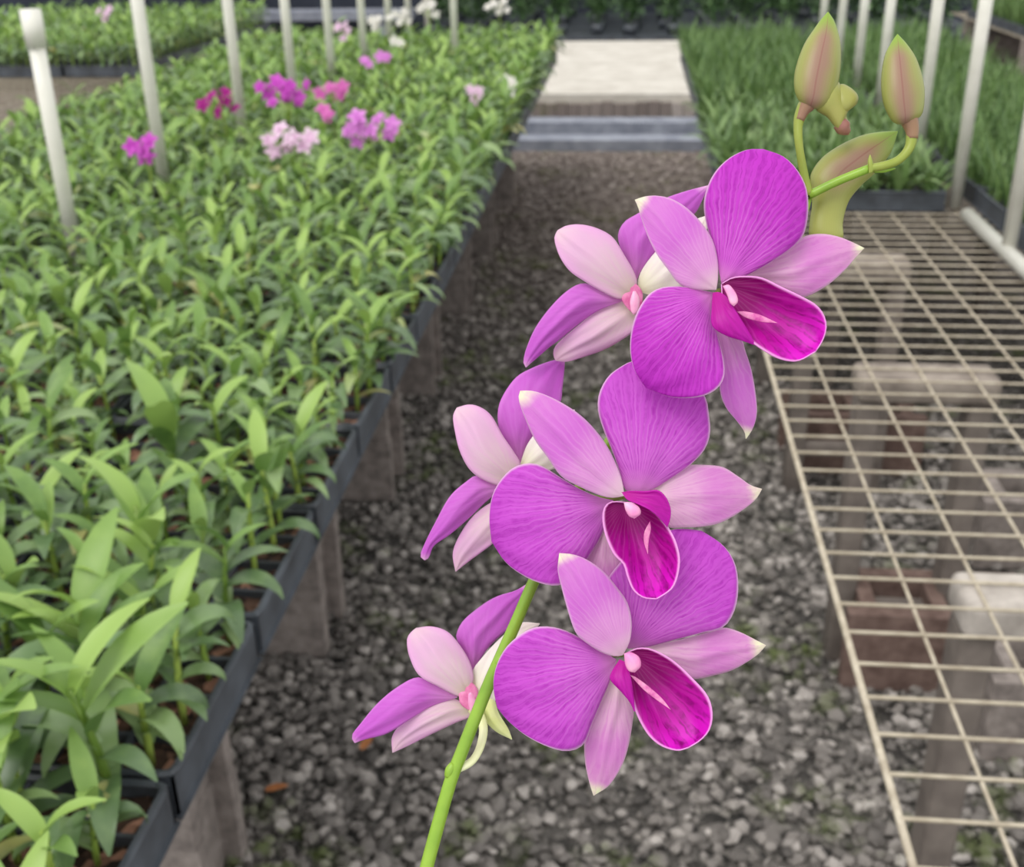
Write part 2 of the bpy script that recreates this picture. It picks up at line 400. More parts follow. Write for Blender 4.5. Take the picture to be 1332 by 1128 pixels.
ly = [1.28, 2.05, 2.80, 3.55, 4.4, 5.3, 6.2]
for i, y in enumerate(ly):
    pier(-0.65 - 0.39, y, '%s pier under the seedling bench, aisle side' % ordn[i], 'blocks under the left bench')
    pier(-2.10, y, '%s pier under the seedling bench, far side' % ordn[i], 'blocks under the left bench')
    beam(-2.22, -0.58, y + 0.05, 'grey wooden bearer on the %s pair of piers under the seedling bench' % ordn[i])
ry = [1.40, 2.20, 3.00, 3.80, 4.60, 5.40, 6.20]
def rounded_box(m, a, b, r):
    bm = bmesh.new(); bmesh.ops.create_cube(bm, size=1)
    for v in bm.verts: v.co = Vector([a[i] + (v.co[i] + .5) * (b[i] - a[i]) for i in range(3)])
    bmesh.ops.bevel(bm, geom=bm.edges[:], offset=r, segments=3, affect='EDGES', profile=.5)
    bm.verts.ensure_lookup_table(); m.add([v.co for v in bm.verts], [tuple(v.index for v in f.verts) for f in bm.faces]); bm.free(); return m
M['cap_dull'] = simple_mat('bench_stand_cap_dull', lin(112, 103, 96), lin(156, 146, 136), 22, 0.9, 0.2, 0.6, 0.003)
CAPM = rounded_box(MB(), (0, 0, 0), (.275, .10, .056), .014).mesh('cap', M['block_white'], True)
CAPD = CAPM.copy(); CAPD.materials.clear(); CAPD.materials.append(M['cap_dull'])
LEGM = rounded_box(MB(), (0, 0, 0), (.048, .07, .634), .008).mesh('leg', M['stand'], True)
BARM = rounded_box(MB(), (.04, .02, .12), (.235, .05, .16), .005).mesh('crossbar', M['stand'], True)
ZC = BZ - .0062 - .056
for i, y in enumerate(ry):
    for X0, side in ((.466, 'aisle side'), (1.42, 'outer side')):
        t = empty('bench_stand', (X0, y - .09, 0)); tag(t, 'post-legged bench stand with flat cap, %s under the wire bench, %s' % (ordn[i], side), 'stand', 'stands under the wire bench')
        o = link('cap', CAPM if i == 0 else CAPD, t); o.location = (0, 0, ZC)
        for x in (.004, .222): o = link('leg', LEGM, t); o.location = (x, .015, .002)
        link('crossbar', BARM, t)
BRB = BLK.copy(); BRB.materials.clear(); BRB.materials.append(M['block_brown'])
for X0, Y0, me, lb in [(.485, 2.03, BRB, 'brown concrete block on the gravel before the second bench stand'), (.485, 3.05, BRB, 'brown concrete block on the gravel before the third bench stand'),
                       (.72, 1.82, BLK, 'grey concrete block on the gravel behind the nearest bench stand'), (.9, 2.55, BLK, 'grey concrete block on the gravel under the middle of the wire bench')]:
    o = link('concrete_block', me); o.location = (X0, Y0, .004); tag(o, lb, 'block')

def wire_bench(name, label, x0, x1, y0, y1, dx, dy, r=0.0021, detail=True, yref=None):
    t = empty(name, (0, 0, 0)); tag(t, label, 'bench')
    nl = int(round((x1 - x0) / dx)); xs = [x0 + dx * i for i in range(nl + 1)]; x1 = xs[-1]
    lm = MB().tube([(0, y0, 0), (0, y1, 0)], r, 6).mesh('long_wire', M['wire'], True)
    em = MB().tube([(0, y0, 0), (0, y1, 0)], r * 1.75, 8).mesh('edge_rod', M['wire'], True)
    for i, x in enumerate(xs):
        edge = i in (0, nl)
        o = link('edge_rod' if edge else 'long_wire', em if edge else lm, t); o.location = (x, 0, BZ - 0.004)
    cm = MB().tube([(x0, 0, 0), (x1, 0, 0)], r, 6).mesh('cross_wire', M['wire'], True)
    y = y0; ys = []
    while y <= y1: ys.append(y); y += dy
    n = 0
    for y in ys:
        if n < 290:
            o = link('cross_wire', cm, t); o.location = (0, y + random.uniform(-.0012, .0012), BZ); n += 1
    return t
RX0 = G(1190, 1128, BZ).x; RY0 = G(1210, 1068, BZ).y - .0655 * 8
wire_bench('wire_bench', 'empty cream wire mesh bench right of the gravel aisle', RX0, 1.95, RY0, 7.1, 0.0975, 0.0655, r=.0026)
wire_bench('wire_bench', 'wire bench under the black trays of broad-leaved seedlings', -2.31, -0.46, 0.5, 6.9, 0.0975, 0.0655)
wire_bench('wire_bench', 'far wire bench with bare mesh behind the leftmost white pipe', -4.6, -2.72, 4.4, 9.0, 0.0975, 0.0655)
wire_bench('wire_bench', 'far wire bench beyond the row of white pipes on the right', 2.55, 4.35, 3.2, 10.0, 0.0975, 0.0655)
for i, (x, y) in enumerate([(-4.4, 4.6), (-4.4, 6.6), (-4.4, 8.6), (-3.2, 4.6), (-3.2, 6.6), (-3.2, 8.6)]):
    pier(x, y, '%s pier under the far bench behind the leftmost pipe' % ordn[i], 'blocks under the far left bench')
for i, (x, y) in enumerate([(2.6, 3.5), (2.6, 5.5), (2.6, 7.5), (2.6, 9.5), (3.9, 3.5), (3.9, 5.5), (3.9, 7.5), (3.9, 9.5)]):
    pier(x, y, '%s pier under the far bench beyond the right pipes' % ordn[i], 'blocks under the far right bench')
for i, y in enumerate((4.6, 6.6, 8.6)): beam(-4.5, -2.75, y + .05, 'grey wooden bearer on the %s piers of the far left bench' % ordn[i])
for i, y in enumerate((3.5, 5.5, 7.5, 9.5)): beam(2.57, 4.3, y + .05, 'grey wooden bearer on the %s piers of the far right bench' % ordn[i])

# ---------------------------------------------------------------- trays
TH = 0.055
def tray_mesh(w, d, nx, ny):
    m = MB(); t = 0.003
    m.box((0, 0, 0.001), (w, d, 0.004))
    # outer wall leaning slightly out, with a rolled rim
    for a, b in (((0.004, 0.004, 0), (w - 0.004, 0.007, TH)), ((0.004, d - 0.007, 0), (w - 0.004, d - 0.004, TH)),
                 ((0.004, 0.004, 0), (0.007, d - 0.004, TH)), ((w - 0.007, 0.004, 0), (w - 0.004, d - 0.004, TH))): m.box(a, b)
    rr = 0.0048; c = 0.0055
    loop = [(c + .012, c, TH), (w - c - .012, c, TH), (w - c - .003, c + .003, TH), (w - c, c + .012, TH), (w - c, d - c - .012, TH), (w - c - .003, d - c - .003, TH),
            (w - c - .012, d - c, TH), (c + .012, d - c, TH), (c + .003, d - c - .003, TH), (c, d - c - .012, TH), (c, c + .012, TH), (c + .003, c + .003, TH), (c + .012, c, TH)]
    m.tube(loop, rr, 6)
    for i in range(1, nx): x = w * i / nx; m.box((x - t / 2 - .001, .006, .012), (x + t / 2 + .001, d - .006, TH - 0.004))
    for i in range(1, ny): y = d * i / ny; m.box((.006, y - t / 2 - .001, .012), (w - .006, y + t / 2 + .001, TH - 0.0042))
    return m.mesh('seedling_tray', M['tray'])
def bark_mesh(w, d, nx, ny):
    n = 22; k = 14; vs = []; fs = []
    for j in range(k + 1):
        for i in range(n + 1):
            vs.append((0.008 + (w - .016) * i / n, 0.008 + (d - .016) * j / k, 0.034 + random.uniform(0, 0.010)))
    for j in range(k):
        for i in range(n): a = j * (n + 1) + i; fs.append((a, a + 1, a + n + 2, a + n + 1))
    return mesh('bark_chips', vs, fs, M['bark'], False)
TRAY_L = tray_mesh(0.445, 0.276, 6, 4); BARK_L = bark_mesh(0.445, 0.276, 6, 4)
TRAY_S = tray_mesh(0.325, 0.276, 4, 4); BARK_S = bark_mesh(0.325, 0.276, 4, 4)
ZTRAY = BZ + 0.0024
def put_tray(x, y, kind, label, grp):
    tm, bk = (TRAY_L, BARK_L) if kind == 'L' else (TRAY_S, BARK_S)
    o = link('seedling_tray', tm); o.location = (x, y, ZTRAY); tag(o, label, 'tray', grp)
    b = link('bark_chips', bk, o); b['kind'] = 'stuff'
    return o

# ---------------------------------------------------------------- seedlings
def leaf_data(L, W, e0, e1, fold=0.25, curl=0.0, n=8, round_tip=False, twist=0.0):
    """arching blade along +X from the origin; e0, e1 elevations (degrees) at base and tip"""
    vs = []; fs = []; x = z = y = 0.0
    for i in range(n + 1):
        s = i / n; e = math.radians(e0 + (e1 - e0) * s ** 1.2)
        if i: x += math.cos(e) * L / n; z += math.sin(e) * L / n; y += curl * L / n * s
        w = W * 0.5 * (math.sin(PI * min(1, s * 0.93 + 0.07) ** 0.85)) ** 0.75 if s < 1 else W * 0.03
        w = max(w, W * 0.04)
        tw = twist * s; nz = math.cos(e); nx = -math.sin(e)
        up = fold * w
        for q in (-1, 0, 1):
            off = q * w; h = up * abs(q) + off * math.sin(tw)
            vs.append((x + nx * h, y + off * math.cos(tw), z + nz * h))
    for i in range(n):
        for q in (0, 1): a = i * 3 + q; fs.append((a, a + 1, a + 4, a + 3))
    return vs, fs
def cane_data(h, r0, r1, lean=(0, 0)):
    pts = [(lean[0] * (k / 4) ** 2, lean[1] * (k / 4) ** 2, h * k / 4 - (0.012 if k == 0 else 0)) for k in range(5)]
    return tube_data(pts, [r0, r0 * 1.25, r0 * 1.05, r1 * 1.1, r1], 6)

LEAVES = []                                            # shared leaf meshes (data, mesh)
for k in range(12):
    young = k >= 9
    L = random.uniform(0.070, 0.108); Wd = L * random.uniform(0.23, 0.31)
    e0, e1 = (random.uniform(58, 76), random.uniform(-20, 50)) if young else (random.uniform(40, 66), random.uniform(-85, -15))
    d = leaf_data(L, Wd, e0, e1, random.uniform(0.18, 0.5), random.uniform(-0.25, 0.25), 8, False, random.uniform(-.5, .5))
    LEAVES.append((d, mesh('leaf', d[0], d[1], M['leaf_young' if young else 'leaf'])))
PROTO = []
for k in range(10):                                    # each: cane + list of (leaf index, height, angle, scale)
    h = random.uniform(0.085, 0.140); n = random.randint(8, 10); a0 = 0.0
    lean = (random.uniform(-.015, .015), random.uniform(-.015, .015))
    ls = []
    for i in range(n):
        s = (i + 0.6) / n; li = random.randint(9, 11) if s > 0.74 else random.randint(0, 8)
        a = a0 + PI * i + random.uniform(-0.45, 0.45) + i * 0.22
        ls.append((li, h * (0.2 + 0.8 * s), a, random.uniform(0.72, 1.08) * (0.9 if s < 0.3 else 1.0), (lean[0] * s * s, lean[1] * s * s)))
    cd = cane_data(h, 0.0034, 0.0026, lean)
    PROTO.append((cd, mesh('cane', cd[0], cd[1], M['cane']), ls))
def place_seedling(p, loc, rz, sc, label, grp):
    cd, cm, ls = PROTO[p]
    t = empty('orchid_seedling', loc, rz); t.scale = (sc, sc, sc); tag(t, label, 'seedling', grp)
    link('cane', cm, t)
    for li, z, a, s, (lx, ly_) in ls:
        o = link('leaf', LEAVES[li][1], t); o.location = (lx, ly_, z); o.rotation_euler = (0, 0, a); o.scale = (s, s, s)
class Bulk:                                            # thousands of plants past the first 300, joined
    def __init__(s): s.parts = {}
    def add(s, key, vs, fs, M4):
        V = np.asarray(vs, np.float64) @ M4[:3, :3].T + M4[:3, 3]
        s.parts.setdefault(key, []).append((V, fs))
def rotz(a, sc, loc):
    c, s = math.cos(a) * sc, math.sin(a) * sc
    return np.array([[c, -s, 0, loc[0]], [s, c, 0, loc[1]], [0, 0, sc, loc[2]], [0, 0, 0, 1]])
def bulk_mesh(chunks, name, mat):
    Vs = []; Fs = []; n = 0
    for V, f in chunks:
        Vs.append(V); Fs.append(np.asarray(f, np.int32) + n); n += len(V)
    return fast_mesh(name, np.concatenate(Vs), np.concatenate(Fs), mat)
LV_ARR = [(np.asarray(d[0]), [f for f in d[1]]) for d, _ in LEAVES]
def bulk_seedling(B, p, loc, rz, sc):
    cd, cm, ls = PROTO[p]; T = rotz(rz, sc, loc)
    B.add('cane', cd[0], [f for f in cd[1] if len(f) == 4], T)
    for li, z, a, s, (lx, ly_) in ls:
        B.add('young' if li >= 9 else 'leaf', LV_ARR[li][0], LV_ARR[li][1], T @ rotz(a, s, (lx, ly_, z)))
def flush(B, label):
    root = None
    for key, mat, nm in (('leaf', 'leaf', 'seedlings'), ('young', 'leaf_young', 'young_leaves'), ('cane', 'cane', 'canes')):
        if key in B.parts:
            o = link(nm, bulk_mesh(B.parts[key], nm, M[mat]), root); o['kind'] = 'stuff'
            if root is None: root = o; tag(o, label, 'seedlings', kind='stuff')

cells = []                                             # (x, y, row, col)
XC = [-0.882, -1.330, -1.847, -2.294]                  # left edges of tray columns, from the aisle outwards
rown = {0: 'nearest', 1: 'second', 2: 'third', 3: 'fourth', 4: 'fifth', 5: 'sixth', 6: 'seventh', 7: 'eighth', 8: 'ninth', 9: 'tenth', 10: 'eleventh', 11: 'twelfth'}
coln = ['at the aisle edge', 'one tray in from the aisle', 'just past the pipe row', 'at the far edge of the bench']
for r in range(23):
    y = 0.56 + r * 0.281
    for c, x in enumerate(XC):
        u = proj((x + .22, y + .14, .76))
        if u is None or u[0] < -260: continue
        jy = random.uniform(-.001, .001)
        put_tray(x, y + jy, 'L', 'black cell tray %s, %s row from the camera' % (coln[c], ('%dth' % (r + 1) if r > 2 else ['first', 'second', 'third'][r]).replace('21th', '21st').replace('22th', '22nd').replace('23th', '23rd')), 'cell trays of broad-leaved seedlings')
        for i in range(6):
            for j in range(4):
                if random.random() < (0.16 if c == 0 and i == 5 and r < 5 else .8 if c == 3 and i == 0 else 0.05): continue
                cells.append((x + 0.445 * (i + .5) / 6, y + 0.276 * (j + .5) / 4, r, c, i, j))
vis = []
for x, y, r, c, i, j in cells:
    q = proj((x, y, 0.82))
    ok = q and -70 < q[0] < 1400 and -60 < q[1] < 1230
    vis.append((q[2] if ok else 99 + y, x, y, r, c, i, j))
vis.sort()
def hero(u, v, p, rz, sc, label):
    c = G(u, v, ZTRAY + .06)
    global vis
    vis = [q for q in vis if math.hypot(q[1] - c.x, q[2] - c.y) > .045]
    cd, cm, ls = PROTO[p]; t = empty('orchid_seedling', (c.x, c.y, ZTRAY + .03), rz); t.scale = (sc,) * 3; tag(t, label, 'seedling')
    link('cane', cm, t)
    for k, (li, z, a, s, (lx, ly_)) in enumerate(ls):
        top = k >= len(ls) - 5
        o = link('leaf', LEAVES[9 + k % 3][1] if top else LEAVES[li][1], t); o.location = (lx, ly_, z); o.rotation_euler = (0, 0, a)
        s2 = s * (1.15 if top else 1); o.scale = (s2, s2, s2)
hero(232, 640, 2, .4, 1.45, 'tall seedling with upright pale leaves standing above the others, middle left')
hero(148, 1040, 4, 2.0, 1.3, 'bright yellow-green stemmed seedling near the bottom tray rim')
hero(30, 1060, 7, .9, 1.35, 'seedling with one broad upright leaf in the bottom left corner')
hero(118, 885, 1, 2.6, 1.35, 'seedling with a long leaf arching to the upper left, lower left')
hero(215, 790, 5, 1.2, 1.3, 'broad seedling whose two wide top leaves spread flat, lower left')
hero(355, 700, 3, .2, 1.15, 'small upright seedling close to the aisle rim, above the tray gap')
B = Bulk()
for k, (d, x, y, r, c, i, j) in enumerate(vis):
    loc = (x + random.uniform(-.012, .012), y + random.uniform(-.012, .012), ZTRAY + 0.038)
    rz = random.uniform(0, 2 * PI); sc = random.uniform(0.75, 1.15); p = random.randrange(10)
    if x > -.50 and r > 3: loc = (loc[0] + .012, loc[1], loc[2]); sc *= 1.15
    if k < 300:
        place_seedling(p, loc, rz, sc, 'green seedling, %s tray row, %s, %s cell from the aisle, %s line' % (rown.get(r, 'next'), ['edge tray', 'inner tray', 'tray past pipes', 'far tray'][c], ordn[5 - i].replace('nearest', 'first'), ['front', 'second', 'third', 'back'][j]),
                       'orchid seedlings in the %s tray row %s' % (rown.get(r, 'next'), coln[c]))
    elif d < 99 or c == 0: bulk_seedling(B, p, loc, rz, sc * 1.05)
# trays and seedlings further off, on the neighbouring benches
for r in range(11):
    for c in range(4):
        x = -3.19 - c * 0.455; y = 6.35 + r * 0.281
        if r < 9:
            put_tray(x, y, 'L', 'black tray on the far bench behind the leftmost pipe', 'trays on the far left bench')
            for i in range(5):
                for j in range(3):
                    bulk_seedling(B, random.randrange(10), (x + .045 + i * .09, y + .045 + j * .09, ZTRAY + .03), random.uniform(0, 6.3), random.uniform(1.0, 1.3))
flush(B, 'dense mass of broad-leaved orchid seedlings filling the trays further down the benches')

# ---- grassy seedlings on the right bench
def tuft_data(n, h, spread, w, bend):
    vs = []; fs = []
    for k in range(n):
        a = random.uniform(0, 2 * PI); L = h * random.uniform(0.7, 1.15); e0 = random.uniform(68, 86); e1 = e0 - random.uniform(5, bend)
        V, f = leaf_data(L, w * random.uniform(.7, 1.2), e0, e1, 0.3, random.uniform(-.2, .2), 4)
        ca, sa = math.cos(a), math.sin(a); ox, oy = random.uniform(-spread, spread), random.uniform(-spread, spread); m = len(vs)
        vs += [(ca * p[0] - sa * p[1] + ox, sa * p[0] + ca * p[1] + oy, p[2]) for p in V]; fs += [tuple(i + m for i in q) for q in f]
    return vs, fs
GR = [tuft_data(14, 0.17, 0.018, 0.008, 40) for _ in range(6)]
SM = [tuft_data(11, 0.10, 0.016, 0.016, 105) for _ in range(6)]
GRM = [mesh('grassy_seedling', *d, M['grassy']) for d in GR]; SMM = [mesh('small_seedling', *d, M['small']) for d in SM]
def right_cells():
    out = []
    for c, x in enumerate((0.285, 0.615)):
        for r in range(13):
            y = 3.42 + r * 0.281
            put_tray(x, y, 'S', 'black tray of fine seedlings, %s row back, %s' % (rown.get(r, 'thirteenth'), ['beside the aisle', 'beside the pipe row'][c]), 'trays on the wire bench')
            for i in range(4):
                for j in range(4): out.append((x + .0406 + i * .081, y + .034 + j * .069, r, c, 'sm' if r < 5 else 'gr'))
    for c, x in enumerate((1.035, 1.365)):
        for r in range(15):
            y = 2.92 + r * 0.281
            put_tray(x, y, 'S', 'black tray of grassy seedlings behind the long pipe, %s row back, %s' % (rown.get(r, 'last'), ['inner', 'outer'][c]), 'trays behind the long pipe')
            for i in range(4):
                for j in range(4): out.append((x + .0406 + i * .081, y + .034 + j * .069, r, c + 2, 'gr'))
    return out
rc = []
for x, y, r, c, k in right_cells():
    q = proj((x, y, .8)); rc.append((q[2] if (q[0] < 1380) else 50, x, y, r, c, k))
rc.sort(); Bg = Bulk(); nsm = ngr = 0
where = ['in the aisle-side trays on the wire bench', 'in trays beside the right pipe row', 'in trays behind the long white pipe', 'in trays behind the long white pipe']
for d, x, y, r, c, k in rc:
    loc = (x + random.uniform(-.01, .01), y + random.uniform(-.01, .01), ZTRAY + .036); rz = random.uniform(0, 6.3); sc = random.uniform(.85, 1.2); p = random.randrange(6)
    if k == 'sm' and nsm < 290:
        o = link('small_seedling', SMM[p]); o.location = loc; o.rotation_euler = (0, 0, rz); o.scale = (sc * 1.35,) * 3; nsm += 1
        tag(o, 'small light green seedling %s' % where[c], 'seedling', 'small seedlings ' + where[c])
    elif k == 'gr' and ngr < 290 and d < 40:
        o = link('grassy_seedling', GRM[p]); o.location = loc; o.rotation_euler = (0, 0, rz); o.scale = (sc,) * 3; ngr += 1
        tag(o, 'tuft of upright grassy leaves %s' % where[c], 'seedling', 'grassy seedlings ' + where[c])
    elif d < 40: Bg.add(k, *(GR if k == 'gr' else SM)[p], rotz(rz, sc * 1.1, loc))
for r in range(22):
    for c in range(4):
        x = 2.57 + c * 0.45; y = 3.4 + r * 0.281
        put_tray(x, y, 'L', 'black tray on the far bench beyond the right pipes', 'trays on the far right bench')
        for i in range(4):
            for j in range(3): Bg.add('gr', *GR[random.randrange(6)], rotz(random.uniform(0, 6), random.uniform(1.1, 1.5), (x + .05 + i * .11, y + .04 + j * .09, ZTRAY + .03)))
o = link('grassy_seedlings', bulk_mesh(Bg.parts['gr'], 'grassy_seedlings', M['grassy']))
tag(o, 'dense dark green grassy seedlings further back on the right benches', 'seedlings', kind='stuff')
if 'sm' in Bg.parts:
    o = link('small_seedlings', bulk_mesh(Bg.parts['sm'], 'small_seedlings', M['small'])); tag(o, 'small light seedlings further back on the wire bench', 'seedlings', kind='stuff')

# ---- low bed of dark bushy plants across the end of the aisle
BU = []
for k in range(5):
    m = MB()
    for i in range(75):
        L = random.uniform(.10, .2); V, f = leaf_data(L, L * .3, random.uniform(20, 75), random.uniform(-60, 30), .3, random.uniform(-.2, .2), 4)
        a = random.uniform(0, 2 * PI); ca, sa = math.cos(a), math.sin(a); z = random.uniform(.04, .5); ox, oy = random.uniform(-.1, .1), random.uniform(-.1, .1)
        m.add([(ca * p[0] - sa * p[1] + ox, sa * p[0] + ca * p[1] + oy, p[2] + z) for p in V], f)
    m.tube([(0, 0, -.01), (0, 0, .5)], .012, 6)
    BU.append(m.mesh('bushy_plant', M['bushy'], True))
YB = y0 + 4.4
lowb = MB()
lowb.box((-2.6, YB, 0.24), (3.6, YB + 2.6, 0.30))
for x in (-2.4, -0.8, 0.6, 2.0, 3.3):
    for y in (YB + .1, YB + 2.3): lowb.box((x, y, 0), (x + .1, y + .1, .24))
o = lowb.obj('low_bench', M['tray']); tag(o, 'low dark bench carrying bushy plants beyond the pale slab', 'bench')
k = 0
for j in range(5):
    for i in range(15):
        x = -2.4 + i * .40 + random.uniform(-.05, .05); y = YB + .2 + j * .52 + random.uniform(-.06, .06)
        p = link('bushy_plant', BU[(i + j) % 5]); p.location = (x, y, .40); p.rotation_euler = (0, 0, random.uniform(0, 6)); s = random.uniform(.8, 1.15); p.scale = (s, s, s)
        tag(p, 'dark green bushy plant on the low bench beyond the slab', 'plant', 'bushy plants across the end of the aisle')
        pt = link('plant_pot', None or (bpy.data.meshes.get('plant_pot') or MB().tube([(0, 0, 0), (0, 0, .10)], [.075, .1], 12).mesh('plant_pot', M['tray'], True)))
        pt.parent = p; pt.location = (0, 0, -.098); pt['kind'] = 'thing'

# ================================================================ WHITE PIPES
def pipe(x, y, z0, z1, r, label, grp, cap=False):
    t = MB().tube([(0, 0, 0), (0, 0, z1 - z0)], r, 16).obj('support_pipe', M['pvc'], None, True); t.location = (x, y, z0)
    tag(t, label, 'pipe', grp)
    c = MB().tube([(0, 0, z1 - z0 - .08), (0, 0, z1 - z0 + .002)], r * 1.28, 16).obj('coupling', M['pvc'], t, True)
    return t
PX = -1.367
def y_on(u, x, z):                                     # Y at which a plumb line at X=x crosses column u at height z
    lo, hi = 0.3, 30
    for _ in range(60):
        mid = (lo + hi) / 2; q = proj((x, mid, z))
        if q[0] < u: lo = mid
        else: hi = mid
    return mid if x < 0 else None
def y_on_r(u, x, z):
    lo, hi = 0.3, 30
    for _ in range(60):
        mid = (lo + hi) / 2; q = proj((x, mid, z))
        if q is None or q[0] > u: lo = mid
        else: hi = mid
    return mid
bases = [(92, .84), (212, .84), (315, .84), (382, .84), (432, .84), (474, .84), (507, .84), (532, .84), (556, .84)]
Y1 = y_on(92, PX, .84); zt = BZ
while proj((PX, Y1, zt))[1] > 14: zt += .004
for i, (u, z) in enumerate(bases):
    pipe(PX, y_on(u, PX, z), BZ + .006, zt + (0 if i == 0 else .35), .0185, 'white upright plastic pipe in the left bench, %s from the camera' % ordn[i], 'upright pipes of the left bench')
pipe(-0.93, y_on(592, -0.93, .84), BZ + .006, zt + .35, .0185, 'lone white upright pipe near the aisle end of the left bench', 'upright pipes of the left bench')
RX = 0.975
for i, u in enumerate([1318, 1248, 1196, 1143, 1113, 1088, 1066]):
    pipe(RX, y_on_r(u, RX, .80), BZ + .006, zt + .25, .0185, 'white upright plastic pipe in the right bench, %s from the camera' % ordn[i], 'upright pipes of the right bench')
ya = G(1258, 281, .72).y; xa = G(1258, 281, .72).x
o = MB().tube([(xa, 1.2, BZ + .024), (xa, ya, BZ + .024)], .0195, 16).obj('long_pipe', M['pvc'], None, True)
tag(o, 'white plastic pipe lying lengthwise on the wire bench beside the trays', 'pipe')

# pale rails and dark panels at the top left, far behind
o = MB().box((-7, 11.0, 0), (-1.9, 11.06, 1.5)).obj('screen_panel', M['cloth']); tag(o, 'dark navy screen far behind the left bench and its pipes', 'screen')
o = MB().box((-7.0, 10.6, .62), (-2.0, 10.9, .70)).box((-6.8, 10.65, 0), (-6.7, 10.85, .62)).box((-2.3, 10.65, 0), (-2.2, 10.85, .62)).box((-4.5, 10.65, 0), (-4.4, 10.85, .62)).obj('shelf_bench', M['step'])
tag(o, 'narrow grey shelf in front of the dark screen', 'shelf')

# ================================================================ DISTANT FLOWERING ORCHIDS
def floret_mesh(mat, mat2):
    m = MB()
    for k in range(5):
        a = PI / 2 + 2 * PI * k / 5; V, f = leaf_data(.03, .021, 30, -10, .2, 0, 4)
        ca, sa = math.cos(a), math.sin(a); m.add([(ca * p[0] - sa * p[1], sa * p[0] + ca * p[1], p[2]) for p in V], f)
    V, f = leaf_data(.02, .014, 70, 10, .5, 0, 4); m.add([(p[1], -p[0], p[2] + .002) for p in V], f)
    return m.mesh('floret', mat, True)
def bloom_mat(name, a, b): return simple_mat(name, a, b, 60, .5, .3, .1, .001, trans=.3)
FM = {'violet': floret_mesh(bloom_mat('bloom_violet', lin(196, 60, 190), lin(222, 104, 216)), 0),
      'magenta': floret_mesh(bloom_mat('bloom_magenta', lin(150, 20, 120), lin(186, 40, 152)), 0),
      'pink': floret_mesh(bloom_mat('bloom_pink', lin(206, 110, 206), lin(232, 160, 228)), 0),
      'rose': floret_mesh(bloom_mat('bloom_rose', lin(206, 90, 176), lin(226, 130, 200)), 0),
      'pale': floret_mesh(bloom_mat('bloom_pale', lin(226, 180, 216), lin(242, 220, 236)), 0),
      'white': floret_mesh(bloom_mat('bloom_white', lin(226, 220, 214), lin(246, 244, 238)), 0)}
def bloom_spray(u, v, z, col, n, wpx, hpx, label):
    c = G(u, v, z); d = proj(c)[2]; W2 = wpx / F * d / 2; H2 = hpx / F * d / 2
    t = empty('flowering_orchid', (c.x, c.y, BZ + .04)); tag(t, label, 'flower', 'distant flowering orchids')
    link('flower_stem', mesh('flower_stem', *tube_data([(0, 0, 0), (.01, .01, (z - BZ) * .6), (0, 0, z - BZ - .04)], .0035, 6), M['cane']), t)
    pos = []
    for k in range(n):
        a = 2.4 * k; r_ = math.sqrt((k + .3) / n)
        q = (r_ * math.cos(a) * W2, random.uniform(-.04, .04), (z - BZ - .04) + r_ * math.sin(a) * H2)
        o = link('floret', FM[col], t); o.location = q
        o.rotation_euler = (math.radians(random.uniform(35, 80)), random.uniform(-.3, .3), random.uniform(-.7, .7)); s = random.uniform(.8, 1.1); o.scale = (s, s, s)
        pos.append(q)
    for k, q in enumerate(pos):
        link('floret_stalk', mesh('floret_stalk', *tube_data([(0, 0, (z - BZ - .04) - H2 * .9), (q[0] * .5, q[1] * .5 + .01, q[2] - H2 * .4), (q[0], q[1] + .004, q[2])], .0018, 5), M['cane']), t)
for a in [(185, 196, .95, 'violet', 4, 38, 32, 'violet-pink orchid bloom beside the foot of the second white pipe'),
          (284, 133, .97, 'magenta', 6, 46, 40, 'deep magenta orchid blooms just left of the third white pipe'),
          (370, 118, .98, 'violet', 11, 66, 36, 'bright violet orchid cluster at the foot of the fourth white pipe'),
          (436, 120, .97, 'rose', 5, 44, 22, 'rose pink orchid cluster right of the bright violet cluster'),
          (478, 168, .96, 'pink', 9, 76, 44, 'large pale violet orchid cluster, biggest bloom on the left bench'),
          (372, 183, .95, 'pale', 9, 76, 32, 'whitish pink orchid blooms below the bright violet cluster'),
          (425, 148, .93, 'rose', 3, 26, 14, 'small dusky pink orchid blooms above the large pale violet cluster'),
          (446, 40, 1.0, 'pale', 4, 22, 24, 'pale pink orchid bloom beside the fifth white pipe'),
          (478, 83, .97, 'pink', 2, 12, 14, 'small violet orchid bloom at the foot of the sixth white pipe'),
          (500, 77, .97, 'pink', 2, 12, 12, 'small mauve orchid bloom right of the sixth white pipe'),
          (488, 30, 1.0, 'white', 4, 24, 16, 'white orchid bloom between the far white pipes'),
          (520, 22, 1.0, 'white', 6, 34, 22, 'white orchid cluster behind the far white pipes'),
          (556, 12, 1.02, 'white', 6, 30, 24, 'white orchid cluster left of the lone far pipe'),
          (648, 8, 1.0, 'white', 6, 32, 20, 'white orchid cluster near the aisle end of the left bench'),
          (518, 56, .96, 'white', 2, 16, 10, 'tiny white orchid bloom low among far seedlings'),
          (617, 121, .93, 'pale', 3, 22, 16, 'pinkish white orchid bloom near the aisle edge of the left bench'),
          (662, 110, .93, 'white', 3, 20, 16, 'whitish orchid bloom nearest the aisle on the left bench'),
          (134, 18, .97, 'pale', 4, 30, 14, 'pale pink orchid bloom on the far left bench')]:
    bloom_spray(*a)

